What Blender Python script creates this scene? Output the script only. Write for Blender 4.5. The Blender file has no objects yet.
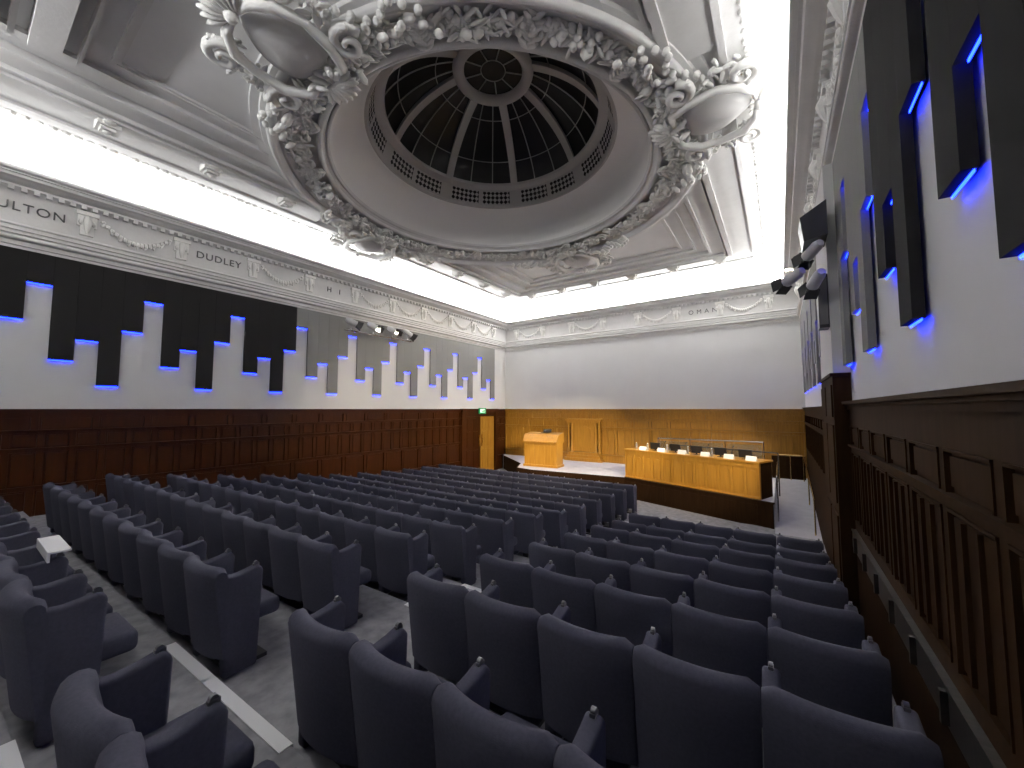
import bpy, bmesh, math, random
from math import sin, cos, pi, radians, hypot, atan2
from mathutils import Vector, Matrix
random.seed(7)
S = bpy.context.scene
COL = S.collection
XL, XR, YF, YB = -11.8, 0.72, 16.6, -2.2          # side walls, front wall, back wall (camera eye level is z = 0)
ZC = 5.26                                         # ceiling
ZFRONT, ZSTAGE = -3.0, -2.33
CX, CY = -5.5, 7.2                                # centre of the dome

# ------------------------------------------------------------------ mesh helpers
class MB:
    def __init__(self): self.v = []; self.f = []; self.uv = None
    def add(self, vs, fs):
        o = len(self.v); self.v += [tuple(p) for p in vs]; self.f += [[i + o for i in f] for f in fs]; return self
    def box(self, x0, x1, y0, y1, z0, z1):
        vs = [(x, y, z) for x in (x0, x1) for y in (y0, y1) for z in (z0, z1)]
        return self.add(vs, [(0, 1, 3, 2), (4, 6, 7, 5), (0, 4, 5, 1), (2, 3, 7, 6), (0, 2, 6, 4), (1, 5, 7, 3)])
    def obox(self, M, sx, sy, sz):
        vs = [M @ Vector((x * sx / 2, y * sy / 2, z * sz / 2)) for x in (-1, 1) for y in (-1, 1) for z in (-1, 1)]
        return self.add(vs, [(0, 1, 3, 2), (4, 6, 7, 5), (0, 4, 5, 1), (2, 3, 7, 6), (0, 2, 6, 4), (1, 5, 7, 3)])
    def prism(self, poly, fn, a, b):
        n = len(poly); vs = [fn(p, a) for p in poly] + [fn(p, b) for p in poly]
        fs = [[i, (i + 1) % n, n + (i + 1) % n, n + i] for i in range(n)] + [list(range(n))[::-1], list(range(n, 2 * n))]
        return self.add(vs, fs)
    def tube(self, pts, r, n=8, caps=True):
        pts = [Vector(p) for p in pts]; rs = r if isinstance(r, (list, tuple)) else [r] * len(pts)
        vs = []; up = None
        for i, p in enumerate(pts):
            t = (pts[min(i + 1, len(pts) - 1)] - pts[max(i - 1, 0)]).normalized()
            if up is None: up = Vector((0, 0, 1)) if abs(t.z) < .9 else Vector((1, 0, 0))
            s = t.cross(up).normalized(); up = s.cross(t).normalized()
            for k in range(n):
                a = 2 * pi * k / n; vs.append(p + (s * cos(a) + up * sin(a)) * rs[i])
        fs = [[i * n + k, i * n + (k + 1) % n, (i + 1) * n + (k + 1) % n, (i + 1) * n + k] for i in range(len(pts) - 1) for k in range(n)]
        if caps: fs += [list(range(n))[::-1], list(range((len(pts) - 1) * n, len(pts) * n))]
        return self.add(vs, fs)
    def lathe(self, prof, c=(0, 0), n=64, a0=0, a1=2 * pi, closed=False):
        full = abs(a1 - a0 - 2 * pi) < 1e-6; m = n if full else n + 1; L = len(prof); vs = []
        for k in range(m):
            a = a0 + (a1 - a0) * k / n
            vs += [(c[0] + r * cos(a), c[1] + r * sin(a), z) for r, z in prof]
        fs = []
        for k in range(n):
            k2 = (k + 1) % m
            for j in range(L if closed else L - 1):
                j2 = (j + 1) % L; fs.append([k * L + j, k2 * L + j, k2 * L + j2, k * L + j2])
        if closed and not full: fs += [list(range(L)), [n * L + j for j in range(L)][::-1]]
        return self.add(vs, fs)
    def ball(self, c, r, M=None, n=7, m=5):
        rx, ry, rz = r if isinstance(r, (tuple, list)) else (r, r, r); c = Vector(c); vs = []
        def P(x, y, z):
            q = Vector((x * rx, y * ry, z * rz)); return c + (M @ q if M else q)
        vs.append(P(0, 0, 1))
        for i in range(1, m):
            t = pi * i / m
            for k in range(n): vs.append(P(sin(t) * cos(2 * pi * k / n), sin(t) * sin(2 * pi * k / n), cos(t)))
        vs.append(P(0, 0, -1)); fs = [[0, 1 + k, 1 + (k + 1) % n] for k in range(n)]
        for i in range(m - 2):
            for k in range(n): a = 1 + i * n; fs.append([a + k, a + n + k, a + n + (k + 1) % n, a + (k + 1) % n])
        a = 1 + (m - 2) * n; fs += [[a + k, len(vs) - 1, a + (k + 1) % n] for k in range(n)]
        return self.add(vs, fs)
    def mesh(self, name, mat, smooth=False, bevel=0, seg=2):
        me = bpy.data.meshes.new(name); me.from_pydata(self.v, [], self.f); me.validate()
        bm = bmesh.new(); bm.from_mesh(me)
        bmesh.ops.recalc_face_normals(bm, faces=bm.faces)
        if bevel:
            bmesh.ops.remove_doubles(bm, verts=bm.verts, dist=1e-5)
            bmesh.ops.bevel(bm, geom=[e for e in bm.edges if len(e.link_faces) == 2 and e.calc_face_angle(0) > .6], offset=bevel, segments=seg, profile=.5, affect='EDGES')
        bm.to_mesh(me); bm.free()
        if smooth:
            for p in me.polygons: p.use_smooth = True
            if smooth != 'all': me.set_sharp_from_angle(angle=radians(42))
        me.materials.append(mat); return me
    def obj(self, name, mat, parent=None, **k): return link(name, self.mesh(name, mat, **k), parent)

def link(name, data, parent=None, loc=None):
    o = bpy.data.objects.new(name, data); COL.objects.link(o)
    if parent: o.parent = parent
    if loc: o.location = loc
    return o
def tag(o, label, cat, group=None):
    o['label'] = label; o['category'] = cat
    if group: o['group'] = group
    return o
def thing(name, label, cat, loc=(0, 0, 0), rz=0, group=None):
    o = link(name, None); o.location = loc; o.rotation_euler.z = rz; return tag(o, label, cat, group)
def struct(o): o['kind'] = 'structure'; return o
def copy_tree(o, parent=None):
    c = o.copy(); COL.objects.link(c); c.parent = parent
    for ch in list(o.children): copy_tree(ch, c)
    return c
ORD = 'zeroth first second third fourth fifth sixth seventh eighth ninth tenth eleventh twelfth thirteenth fourteenth fifteenth sixteenth seventeenth eighteenth nineteenth twentieth'.split()
TENS = {20: 'twenty', 30: 'thirty', 40: 'forty', 50: 'fifty'}
def nth(i):
    if i <= 20: return ORD[i]
    t, u = i // 10 * 10, i % 10
    return (TENS[t] + '-' + ORD[u]) if u else {30: 'thirtieth', 40: 'fortieth', 50: 'fiftieth'}[t]

# ------------------------------------------------------------------ materials
def mat(name, c, rough=.6, metal=0, noise=None, bump=None, emit=None, trans=0, spec=.5, alpha=1):
    m = bpy.data.materials.new(name); m.use_nodes = True; N = m.node_tree.nodes; L = m.node_tree.links
    b = N['Principled BSDF']; b.inputs['Base Color'].default_value = (*c, 1); b.inputs['Roughness'].default_value = rough
    b.inputs['Metallic'].default_value = metal; b.inputs['Specular IOR Level'].default_value = spec
    b.inputs['Transmission Weight'].default_value = trans; b.inputs['Alpha'].default_value = alpha
    if emit: b.inputs['Emission Color'].default_value = (*emit[0], 1); b.inputs['Emission Strength'].default_value = emit[1]
    tc = N.new('ShaderNodeTexCoord')
    if noise:
        c2, sc, stretch = noise
        mp = N.new('ShaderNodeMapping'); mp.inputs['Scale'].default_value = stretch; L.new(tc.outputs['Object'], mp.inputs['Vector'])
        nz = N.new('ShaderNodeTexNoise'); nz.inputs['Scale'].default_value = sc; nz.inputs['Detail'].default_value = 5; L.new(mp.outputs[0], nz.inputs['Vector'])
        rp = N.new('ShaderNodeValToRGB'); rp.color_ramp.elements[0].position = .3; rp.color_ramp.elements[1].position = .7
        rp.color_ramp.elements[0].color = (*c, 1); rp.color_ramp.elements[1].color = (*c2, 1)
        L.new(nz.outputs['Fac'], rp.inputs[0]); L.new(rp.outputs[0], b.inputs['Base Color'])
    if bump:
        sc, st = bump; nz = N.new('ShaderNodeTexNoise'); nz.inputs['Scale'].default_value = sc; nz.inputs['Detail'].default_value = 3
        L.new(tc.outputs['Object'], nz.inputs['Vector'])
        bp = N.new('ShaderNodeBump'); bp.inputs['Strength'].default_value = st; bp.inputs['Distance'].default_value = .02
        L.new(nz.outputs['Fac'], bp.inputs['Height']); L.new(bp.outputs[0], b.inputs['Normal'])
    return m
M_WHITE = mat('white_wall_paint', (.67, .667, .665), .9, noise=((.70, .697, .695), 1.2, (1, 1, 1)))
M_PLAS = mat('cream_plaster', (.66, .65, .635), .85, noise=((.71, .70, .69), 3, (1, 1, 1)), bump=(14, .15))
M_CEIL = mat('grey_ceiling_paint', (.72, .715, .71), .9, noise=((.77, .765, .76), 2, (1, 1, 1)))
M_COVE = mat('white_cove_paint', (.82, .81, .79), .9)
M_ORN = mat('carved_plaster', (.85, .84, .81), .8, bump=(30, .3))
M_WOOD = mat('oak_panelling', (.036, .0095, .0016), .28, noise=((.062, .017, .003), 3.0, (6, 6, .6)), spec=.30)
M_WOODD = mat('shaded_dark_oak', (.020, .0095, .0045), .6, noise=((.030, .015, .0065), 3.0, (6, 6, .6)), spec=.02)  # holds the right wall's shade in its colour; also dark pier and risers
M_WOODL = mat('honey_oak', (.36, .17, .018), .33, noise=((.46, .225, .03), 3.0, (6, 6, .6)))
M_WOODF = mat('lit_front_oak', (.27, .128, .013), .30, noise=((.40, .195, .026), 3.0, (6, 6, .6)))  # lighter copy of the panelling oak, stage light put into the colour
M_SEAT = mat('navy_seat_fabric', (.058, .058, .082), .92, noise=((.072, .072, .100), 60, (1, 1, 1)), bump=(300, .12), spec=.25)
M_CARPET = mat('grey_carpet', (.20, .197, .215), .97, noise=((.31, .307, .325), 9, (1, 1, 1)), bump=(200, .2), spec=.1)
M_STAGEC = mat('pale_stage_carpet', (.46, .45, .50), .85, noise=((.52, .51, .56), 5, (1, 1, 1)), spec=.2)
M_STRIP = mat('pale_nosing', (.75, .75, .77), .45, metal=.0)
M_CHROME = mat('chrome', (.75, .75, .76), .22, metal=1)
M_SILVER = mat('silver_paint', (.58, .58, .60), .4, metal=.2)
M_BRASS = mat('brass', (.78, .56, .24), .25, metal=1)
M_BLACK = mat('black_metal', (.012, .012, .013), .45)
M_PAND = mat('charcoal_acoustic_fabric', (.022, .021, .021), .95, bump=(200, .1), spec=.04)
M_PANG = mat('grey_acoustic_fabric', (.20, .197, .19), .95, bump=(200, .1), spec=.06)
M_LED = mat('blue_led', (.02, .05, .3), .5, emit=((.004, .016, 1.0), 30))
M_GLASSD = mat('night_glass', (.010, .009, .008), .35, spec=.3)
M_RIB = mat('dome_plaster', (.50, .48, .46), .8)
M_GLASS = mat('balustrade_glass', (.75, .82, .80), .05, trans=.92)
M_TEXT = mat('incised_letters', (.10, .10, .10), .8)
M_PAPER = mat('white_card', (.8, .8, .8), .7)
M_SCREEN = mat('lit_screen', (.1, .1, .1), .4, emit=((.55, .35, .75), .6))
M_GREEN = mat('exit_green', (.0, .16, .05), .5, emit=((.0, .45, .12), .35))
M_EXITW = mat('exit_white', (.8, .9, .8), .5, emit=((.75, 1, .8), .9))
M_LAMP = mat('lamp_lens', (.9, .9, .9), .3, emit=((1, .9, .75), 6))
M_BOTTLE = mat('clear_plastic', (.8, .85, .9), .1, trans=.8)

def lattice_mat():
    m = bpy.data.materials.new('pierced_lattice'); m.use_nodes = True; N = m.node_tree.nodes; L = m.node_tree.links; b = N['Principled BSDF']
    uv = N.new('ShaderNodeTexCoord'); mp = N.new('ShaderNodeMapping'); mp.inputs['Rotation'].default_value = (0, 0, pi / 4); mp.inputs['Scale'].default_value = (11, 11, 11)
    L.new(uv.outputs['UV'], mp.inputs['Vector']); ch = N.new('ShaderNodeTexChecker'); ch.inputs['Scale'].default_value = 1
    ch.inputs['Color1'].default_value = (.012, .011, .010, 1); ch.inputs['Color2'].default_value = (.50, .48, .46, 1)
    L.new(mp.outputs[0], ch.inputs['Vector']); L.new(ch.outputs[0], b.inputs['Base Color']); b.inputs['Roughness'].default_value = .85
    return m
M_LAT = lattice_mat()

# ------------------------------------------------------------------ floor, platforms
def YBK(k): return 1.21 + .89 * k                                   # top of the backrests of row k
ZK = {-3: -1.62, -2: -1.76, -1: -1.91, 0: -2.03, 1: -2.11, 2: -2.24, 3: -2.375, 4: -2.495, 5: -2.61, 6: -2.74, 7: -2.82, 8: -2.88, 9: -2.92, 10: -2.95, 11: -2.97}
def SLOPE(k): return max(0, .028 - .004 * max(k, 0))
def YROW(k, x): return YBK(k) + SLOPE(k) * (x + .6)                 # the rows run very slightly askew
NOS = .06
fl = MB()
for k in range(-3, 12):
    xa, xb = XL - .1, XR + .1
    y0 = (lambda x: YROW(k, x) + NOS) if k > -3 else (lambda x: YB - .1)
    p = [(xa, y0(xa)), (xb, y0(xb)), (xb, YROW(k + 1, xb) + NOS), (xa, YROW(k + 1, xa) + NOS)]
    fl.prism(p, lambda q, z: (q[0], q[1], z), ZFRONT - .15, ZK[k])
fl.box(XL - .1, XR + .1, YBK(12) + NOS, YF + .1, ZFRONT - .15, ZFRONT)
floor = struct(fl.obj('floor', M_CARPET))
# pale nosing strips
strips = MB()
def strip_seg(k, x0, x1):
    def P(x, d, z): return (x, YROW(k, x) + NOS + d, z)
    z = ZK[k - 1]
    vs = [P(x, d, zz) for x in (x0, x1) for d in (-.065, .012) for zz in (z - .02, z + .006)]
    strips.add(vs, [(0, 1, 3, 2), (4, 6, 7, 5), (0, 4, 5, 1), (2, 3, 7, 6), (0, 2, 6, 4), (1, 5, 7, 3)])
for k in range(-1, 12):
    if k == 0: strip_seg(k, -4.15, -3.4)
    strip_seg(k, -3.42, -2.36)
o = struct(strips.obj('trim_1', M_STRIP)); o['label'] = 'pale step nosing strips'

# stage, plinth and ramp
DX0, DY0, DX1, DY1 = -4.45, 13.35, -.5, 11.95                       # stage edge under the desk
st = MB()
poly = [(XL - .05, YF + .05), (XL - .05, YF - .2), (-9.3, 14.25), (-8.75, 13.15), (-8.0, 13.0), (DX0, DY0), (DX1, DY1), (-.2, DY1 - .107), (-.2, YF + .05)]
st.prism(poly, lambda q, z: (q[0], q[1], z), ZFRONT, ZSTAGE)
stage = struct(st.obj('floor_stage', M_STAGEC))
rp = MB()                                                            # carpeted ramp beside the stage
rp.prism([(11.2, ZFRONT + .001), (16.0, ZSTAGE), (YF + .05, ZSTAGE), (YF + .05, ZFRONT - .02), (11.2, ZFRONT - .02)], lambda q, x: (x, q[0], q[1]), -.2, XR + .05)
struct(rp.obj('floor_ramp', M_STAGEC))

# ------------------------------------------------------------------ walls
def wallbox(name, x0, x1, y0, y1, z0=-3.2, z1=4.6, m=M_WHITE): return struct(MB().box(x0, x1, y0, y1, z0, z1).obj(name, m))
wallbox('wall_left', XL - .25, XL, YB - .25, YF + .25)
wallbox('wall_right', XR, XR + .25, YB - .25, YF + .25)
wallbox('wall_front', XL, XR, YF, YF + .25)
wallbox('wall_back', XL, XR, YB - .25, YB)

# oak panelling: fn(u, v, w) maps length u, height v and depth w off the wall
def wainscot(name, fn, u0, u1, z0, cap, rows, m, skip=()):
    def bx(mb, ua, ub, za, zb, wa, wb):
        vs = [fn(u, z, w) for u in (ua, ub) for z in (za, zb) for w in (wa, wb)]
        mb.add(vs, [(0, 1, 3, 2), (4, 6, 7, 5), (0, 4, 5, 1), (2, 3, 7, 6), (0, 2, 6, 4), (1, 5, 7, 3)])
    b = MB(); bx(b, u0, u1, z0, cap - .02, 0, .012)
    top = cap - .12
    bx(b, u0, u1, cap - .035, cap, 0, .10); bx(b, u0, u1, cap - .06, cap - .035, 0, .075); bx(b, u0, u1, cap - .10, cap - .06, 0, .055)
    prev = cap - .10
    for (zt, zb, pitch, ledge, sub) in rows:
        bx(b, u0, u1, zt, prev, 0, .034)                              # rail above the panels
        n = max(1, round((u1 - u0) / pitch)); p = (u1 - u0) / n; sw = min(.09, pitch * .2)
        for i in range(n + 1):
            c = u0 + i * p; bx(b, max(u0, c - sw / 2), min(u1, c + sw / 2), zb, zt, 0, .034)
        for i in range(n):
            a, e = u0 + i * p + sw / 2, u0 + (i + 1) * p - sw / 2
            g = .035
            if e - a > 3 * g and zt - zb > 3 * g:
                bx(b, a + g, e - g, zb + g, zt - g, 0, .026)          # raised field
                bx(b, a, e, zt - .014, zt, 0, .044); bx(b, a, a + .012, zb, zt, 0, .042); bx(b, e - .012, e, zb, zt, 0, .042)
                if sub:
                    for q in range(1, sub): c = a + (e - a) * q / sub; bx(b, c - .012, c + .012, zb + g, zt - g, 0, .045)
        if ledge: bx(b, u0, u1, zb - .022, zb, 0, .034 + ledge)
        prev = zb - (.022 if ledge else 0)
    bx(b, u0, u1, z0, prev, 0, .034)
    bx(b, u0, u1, z0, z0 + .0, 0, .034)
    return struct(b.obj(name, m))
ROWS = [(-.14, -.40, .82, .045, 0), (-.46, -.74, .41, .05, 0), (-.82, -1.46, .41, .02, 0), (-1.54, -2.3, .82, .02, 0)]
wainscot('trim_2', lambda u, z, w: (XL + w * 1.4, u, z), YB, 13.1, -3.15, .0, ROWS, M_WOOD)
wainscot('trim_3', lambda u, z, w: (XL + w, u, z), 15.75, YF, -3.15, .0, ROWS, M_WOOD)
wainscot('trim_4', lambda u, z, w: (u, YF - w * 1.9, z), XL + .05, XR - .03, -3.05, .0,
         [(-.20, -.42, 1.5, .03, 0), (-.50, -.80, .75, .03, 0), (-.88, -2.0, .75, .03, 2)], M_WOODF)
RR = [(-.20, -.42, .64, .03, 0), (-.50, -1.30, .64, 0, 3)]
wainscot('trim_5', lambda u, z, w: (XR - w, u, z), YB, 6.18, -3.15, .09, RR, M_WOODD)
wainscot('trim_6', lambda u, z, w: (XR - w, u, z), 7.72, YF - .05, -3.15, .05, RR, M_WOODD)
# low ledge along the right wall
lg = MB(); lg.box(XR - .075, XR - .03, YB, 6.15, -1.43, -1.41); lg.box(XR - .07, XR - .03, YB, 6.15, -1.62, -1.44)
for i in range(14): y = -1.6 + i * .57; lg.box(XR - .10, XR - .03, y, y + .03, -1.60, -1.435)
o = struct(lg.obj('trim_7', mat('shaded_ledge', (.04, .033, .03), .35, noise=((.010, .008, .006), 8, (1, 6, 1)))))  # dark tone stands for the dim light along this wall
# pier standing off the right wall: oak below, white above
PX = .555
struct(MB().box(PX, XR, 6.2, 7.7, .44, 3.1).obj('wall_pier', M_WHITE))
pr = MB(); pr.box(PX - .01, XR, 6.18, 7.72, -3.1, .40); pr.box(PX - .035, XR, 6.15, 7.75, .40, .44)
for (ya, yb) in ((6.25, 6.9), (7.0, 7.62)):
    for (za, zb) in ((-2.6, -1.3), (-1.15, -.2), (-.1, .3)): pr.box(PX - .026, PX, ya, yb, za, zb)
struct(pr.obj('trim_8', M_WOODD))
# doorway in the corner of the left wall
dr = MB(); dr.box(XL, XL + .05, 13.15, 15.7, ZFRONT, -.0)
dr.box(XL, XL + .14, 13.1, 13.3, ZFRONT, .0); dr.box(XL, XL + .14, 15.55, 15.75, ZFRONT, .0); dr.box(XL, XL + .16, 13.1, 15.75, -.14, .01); dr.box(XL, XL + .10, 13.3, 15.55, -.34, -.14)
d = struct(dr.obj('door_1', M_WOOD))
for (ya, yb) in ((13.36, 14.4), (14.46, 15.5)):
    lf = MB(); lf.box(XL + .05, XL + .085, ya, yb, ZFRONT + .02, -.36)
    for (za, zb) in ((-.95, -.45), (-1.75, -1.05), (-2.8, -1.9)):
        for q in range(2):
            y0 = ya + .12 + q * (yb - ya - .16) / 2; y1 = y0 + (yb - ya - .16) / 2 - .08
            lf.box(XL + .085, XL + .10, y0, y1, za, zb)
    leaf = lf.obj('door_leaf', M_WOOD if ya < 14 else M_WOODF, d)  # far leaf takes the lighter oak: stage light painted into its colour
    hb = MB(); yh = 14.33 if ya < 14 else 14.53; hb.box(XL + .10, XL + .112, yh - .03, yh + .03, -1.75, -1.2); hb.tube([(XL + .12, yh, -1.6), (XL + .16, yh, -1.58), (XL + .16, yh, -1.38), (XL + .12, yh, -1.36)], .012)
    hb.obj('push_plate', M_BRASS, leaf)

# ------------------------------------------------------------------ cornice, cove, ceiling
def offset_ring(d, z): return [(XL + d, YB + d, z), (XL + d, YF - d, z), (XR - d, YF - d, z), (XR - d, YB + d, z)]
def run(prof, closed=False):
    mb = MB(); L = len(prof); vs = []
    for d, z in prof: vs += offset_ring(d, z)
    fs = []
    for j in range(L if closed else L - 1):
        j2 = (j + 1) % L
        for k in range(4): fs.append([j * 4 + k, j * 4 + (k + 1) % 4, j2 * 4 + (k + 1) % 4, j2 * 4 + k])
    return mb.add(vs, fs)
def roll(d, z, r, a0, a1, n=5): return [(d + r * cos(radians(a0 + (a1 - a0) * i / n)), z + r * sin(radians(a0 + (a1 - a0) * i / n))) for i in range(n + 1)]
corn = [(-.02, 3.02), (.03, 3.02), (.03, 3.08), (.06, 3.09), (.06, 3.17), (.09, 3.18)] + roll(.09, 3.22, .045, -90, 60) + [(.10, 3.27), (.14, 3.285), (.14, 3.315), (.075, 3.335)]
corn += [(.075, 3.36), (.11, 3.365), (.11, 3.39), (.085, 3.40), (.085, 3.44)] + roll(.085, 3.465, .022, -80, 80, 4) + [(.06, 3.50), (.05, 3.52), (.05, 4.08), (.08, 4.12), (.11, 4.16)] + [(.15, 4.17), (.15, 4.21), (.20, 4.22), (.24, 4.26), (.34, 4.29), (.36, 4.35)] + [(.41, 4.365)] + roll(.43, 4.41, .045, -60, 90, 5) + [(.43, 4.455), (.40, 4.43), (.40, 4.34), (-.02, 4.34)]
cornice = struct(run(corn).obj('trim_9', M_PLAS, smooth=True))
n = 14
cove = [(.0, 4.30), (.012, 4.42)] + [(.9 - .888 * cos(t), 4.42 + .82 * sin(t)) for t in [pi / 2 * i / n for i in range(1, n + 1)]] + [(.93, 5.24), (.95, 5.30)]
struct(run(cove).obj('ceiling_cove', M_COVE, smooth=True))
# relief along the frieze: brackets and swags
def console_mb(sc=1):
    b = MB(); b.box(-.14, .14, 0, .05, .02, .32); b.box(-.16, .16, 0, .09, .25, .33); b.box(-.10, .10, .0, .05, -.16, .02)
    b.tube([(0, .06, .22), (0, .09, .12), (0, .07, .0), (0, .04, -.13)], [.05, .07, .05, .02])
    for s in (-1, 1): b.ball((s * .09, .05, .10), (.04, .04, .06))
    return b
con_me = console_mb().mesh('bracket', M_ORN, smooth=True)
def swag_mb(w=1.1):
    b = MB()
    for i in range(17):
        t = i / 16; u = (t - .5) * w; z = .10 - .30 * (1 - (2 * t - 1) ** 2)
        b.ball((u, .035, z), (.05, .04, .035 + .03 * sin(pi * t)), n=6, m=4)
        if i % 2 == 0: b.ball((u, .03, z - .06), (.03, .03, .05), Matrix.Rotation(random.uniform(-.7, .7), 3, 'Y'), n=5, m=4)
    return b
swag_me = swag_mb().mesh('swag', M_ORN, smooth=True)
def place(me, name, loc, rz, parent=cornice, sc=None):
    o = link(name, me, parent, loc); o.rotation_euler.z = rz
    if sc: o.scale = sc
    return o
BAY = 1.55
BACK = -pi / 2
ys = [1.5 + BAY * i for i in range(-2, 10)]
for i, y in enumerate(ys):
    place(con_me, 'bracket', (XL + .05, y, 3.74), BACK)
    place(con_me, 'bracket', (XR - .05, y, 3.74), pi / 2)
    if i in (2, 4, 6, 7, 8, 9, 10): place(swag_me, 'swag', (XL + .05, y + BAY / 2, 3.85), BACK)
    if i % 2 == 0: place(swag_me, 'swag', (XR - .05, y + BAY / 2, 3.85), pi / 2)
xs = [XL + .75 + i * BAY for i in range(8)]
for i, x in enumerate(xs):
    place(con_me, 'bracket', (x, YF - .05, 3.74), pi)
    if i < 7 and i % 2 == 0: place(swag_me, 'swag', (x + BAY / 2, YF - .05, 3.85), pi)
# dentil course under the top moulding
dn = MB()
for i in range(118): y = YB + .5 + i * .155; dn.box(XL + .07, XL + .16, y, y + .075, 4.10, 4.165)
for i in range(78): x = XL + .3 + i * .155; dn.box(x, x + .075, YF - .16, YF - .07, 4.10, 4.165)
for i in range(118): y = YB + .5 + i * .155; dn.box(XR - .16, XR - .07, y, y + .075, 4.10, 4.165)
dn.obj('dentil_course', M_PLAS, cornice)['kind'] = 'stuff'
def letters(txt, loc, rot, size, ext=.008):
    c = bpy.data.curves.new('lettering', 'FONT'); c.body = txt; c.size = size; c.extrude = ext; c.align_x = 'CENTER'; c.space_character = 1.15
    c.materials.append(M_TEXT); o = link('lettering', c, cornice, loc); o.rotation_euler = rot; return o
RL = (pi / 2, 0, pi / 2); RF = (pi / 2, 0, 0)
letters('BOULTON', (XL + .062, .60, 3.74), RL, .235)
letters('DUDLEY', (XL + .062, 3.83, 3.74), RL, .235)
letters('H   I', (XL + .062, 6.95, 3.74), RL, .22)
letters('O M A N', (-2.35, YF - .062, 3.72), RF, .235)

# ceiling plate with a round opening for the dome
d0 = .90
X0, X1, Y0, Y1 = XL + d0, XR - d0, YB + d0, YF - d0
N = 96; cl = MB(); vs = []
angs = sorted([2 * pi * i / N for i in range(N)] + [atan2(y - CY, x - CX) % (2 * pi) for x in (X0, X1) for y in (Y0, Y1)])
for a in angs:
    c, s = cos(a), sin(a); t = 1e9
    if abs(c) > 1e-9: t = min(t, ((X1 if c > 0 else X0) - CX) / c)
    if abs(s) > 1e-9: t = min(t, ((Y1 if s > 0 else Y0) - CY) / s)
    vs += [(CX + 4.3 * c, CY + 4.3 * s, ZC), (CX + t * c, CY + t * s, ZC)]
m_ = len(angs)
cl.add(vs, [[2 * i, 2 * i + 1, 2 * ((i + 1) % m_) + 1, 2 * ((i + 1) % m_)] for i in range(m_)])
cl.add([(x, y, z) for z in (9.2, 9.3) for x, y in ((XL - .3, YB - .3), (XR + .3, YB - .3), (XR + .3, YF + .3), (XL - .3, YF + .3))], [(0, 1, 2, 3), (4, 7, 6, 5)])   # roof over everything
ceiling = struct(cl.obj('ceiling', M_CEIL))

# border mouldings of the ceiling, stopped where they run into the ring
bd = MB(); RS = 4.55
def bar_y(x0, x1, z0, y0=Y0, y1=Y1, z1=ZC):
    xm = min(max(CX, x0), x1); h2 = RS ** 2 - (xm - CX) ** 2
    segs = [(y0, y1)] if h2 <= 0 else [(y0, CY - math.sqrt(h2)), (CY + math.sqrt(h2), y1)]
    for a, b in segs:
        if b > a: bd.box(x0, x1, a, b, z0, z1 + .01)
def bar_x(y0, y1, z0, x0=X0, x1=X1, z1=ZC):
    ym = min(max(CY, y0), y1); h2 = RS ** 2 - (ym - CY) ** 2
    segs = [(x0, x1)] if h2 <= 0 else [(x0, CX - math.sqrt(h2)), (CX + math.sqrt(h2), x1)]
    for a, b in segs:
        if b > a: bd.box(a, b, y0, y1, z0, z1 + .01)
FX0, FX1, FY0, FY1 = -8.45, -2.15, .86, 13.65                        # the inner field
# left side, from the field outwards
for (a, b, z) in ((-.0, .10, 5.19), (.10, .42, 5.22), (.50, .58, 5.14), (.58, 1.0, 5.20), (1.0, 1.08, 5.13), (1.14, 1.30, 5.10), (1.30, 2.0, 5.17), (2.0, 2.12, 5.12), (2.12, 2.45, 5.18)):
    bar_y(FX0 - b, FX0 - a, z, Y0, FY1 + max(0, a) * .82)
    s = .80
    bar_y(FX1 + a * s, FX1 + b * s, z, Y0, FY1 + max(0, a) * .82)
    s2 = .82
    bar_x(FY1 + a * s2, FY1 + b * s2, z, FX0 - b, FX1 + b * s)
# deep beam across the near end with dark slots either side
bd.box(FX0, FX1, .40, .70, 5.03, ZC); bd.box(FX0, FX1, .86, .90, 5.10, ZC); bd.box(FX0, FX1, -.3, .12, 5.03, ZC); bd.box(FX0, FX1, .22, .28, 5.08, ZC)
# inner frame in the spandrels
for (a, b, z) in ((.30, .36, 5.20), (.36, .40, 5.22)):
    bar_y(FX0 + a, FX0 + b, z, FY0 + b, FY1 - b); bar_y(FX1 - b, FX1 - a, z, FY0 + b, FY1 - b)
    bar_x(FY0 + a, FY0 + b, z, FX0 + a, FX1 - a); bar_x(FY1 - b, FY1 - a, z, FX0 + a, FX1 - a)
border = struct(bd.obj('trim_10', M_PLAS, bevel=0))
# leafy edge along the cove
eg = MB()
def leaf_edge(p, q, step=.16):
    L = (Vector(q) - Vector(p)).length; n = int(L / step); dv = (Vector(q) - Vector(p)) / n
    for i in range(n):
        c = Vector(p) + dv * (i + .5); eg.ball(c + Vector((0, 0, random.uniform(-.02, .02))), (.075, .075, .06), n=6, m=4)
leaf_edge((X0 + .02, .0, 5.19), (X0 + .02, Y1, 5.19)); leaf_edge((X0, Y1 - .02, 5.19), (X1, Y1 - .02, 5.19)); leaf_edge((X1 - .02, Y1, 5.19), (X1 - .02, 2, 5.19))
eg.obj('leaf_moulding', M_ORN, border, smooth=True)['kind'] = 'stuff'
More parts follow.
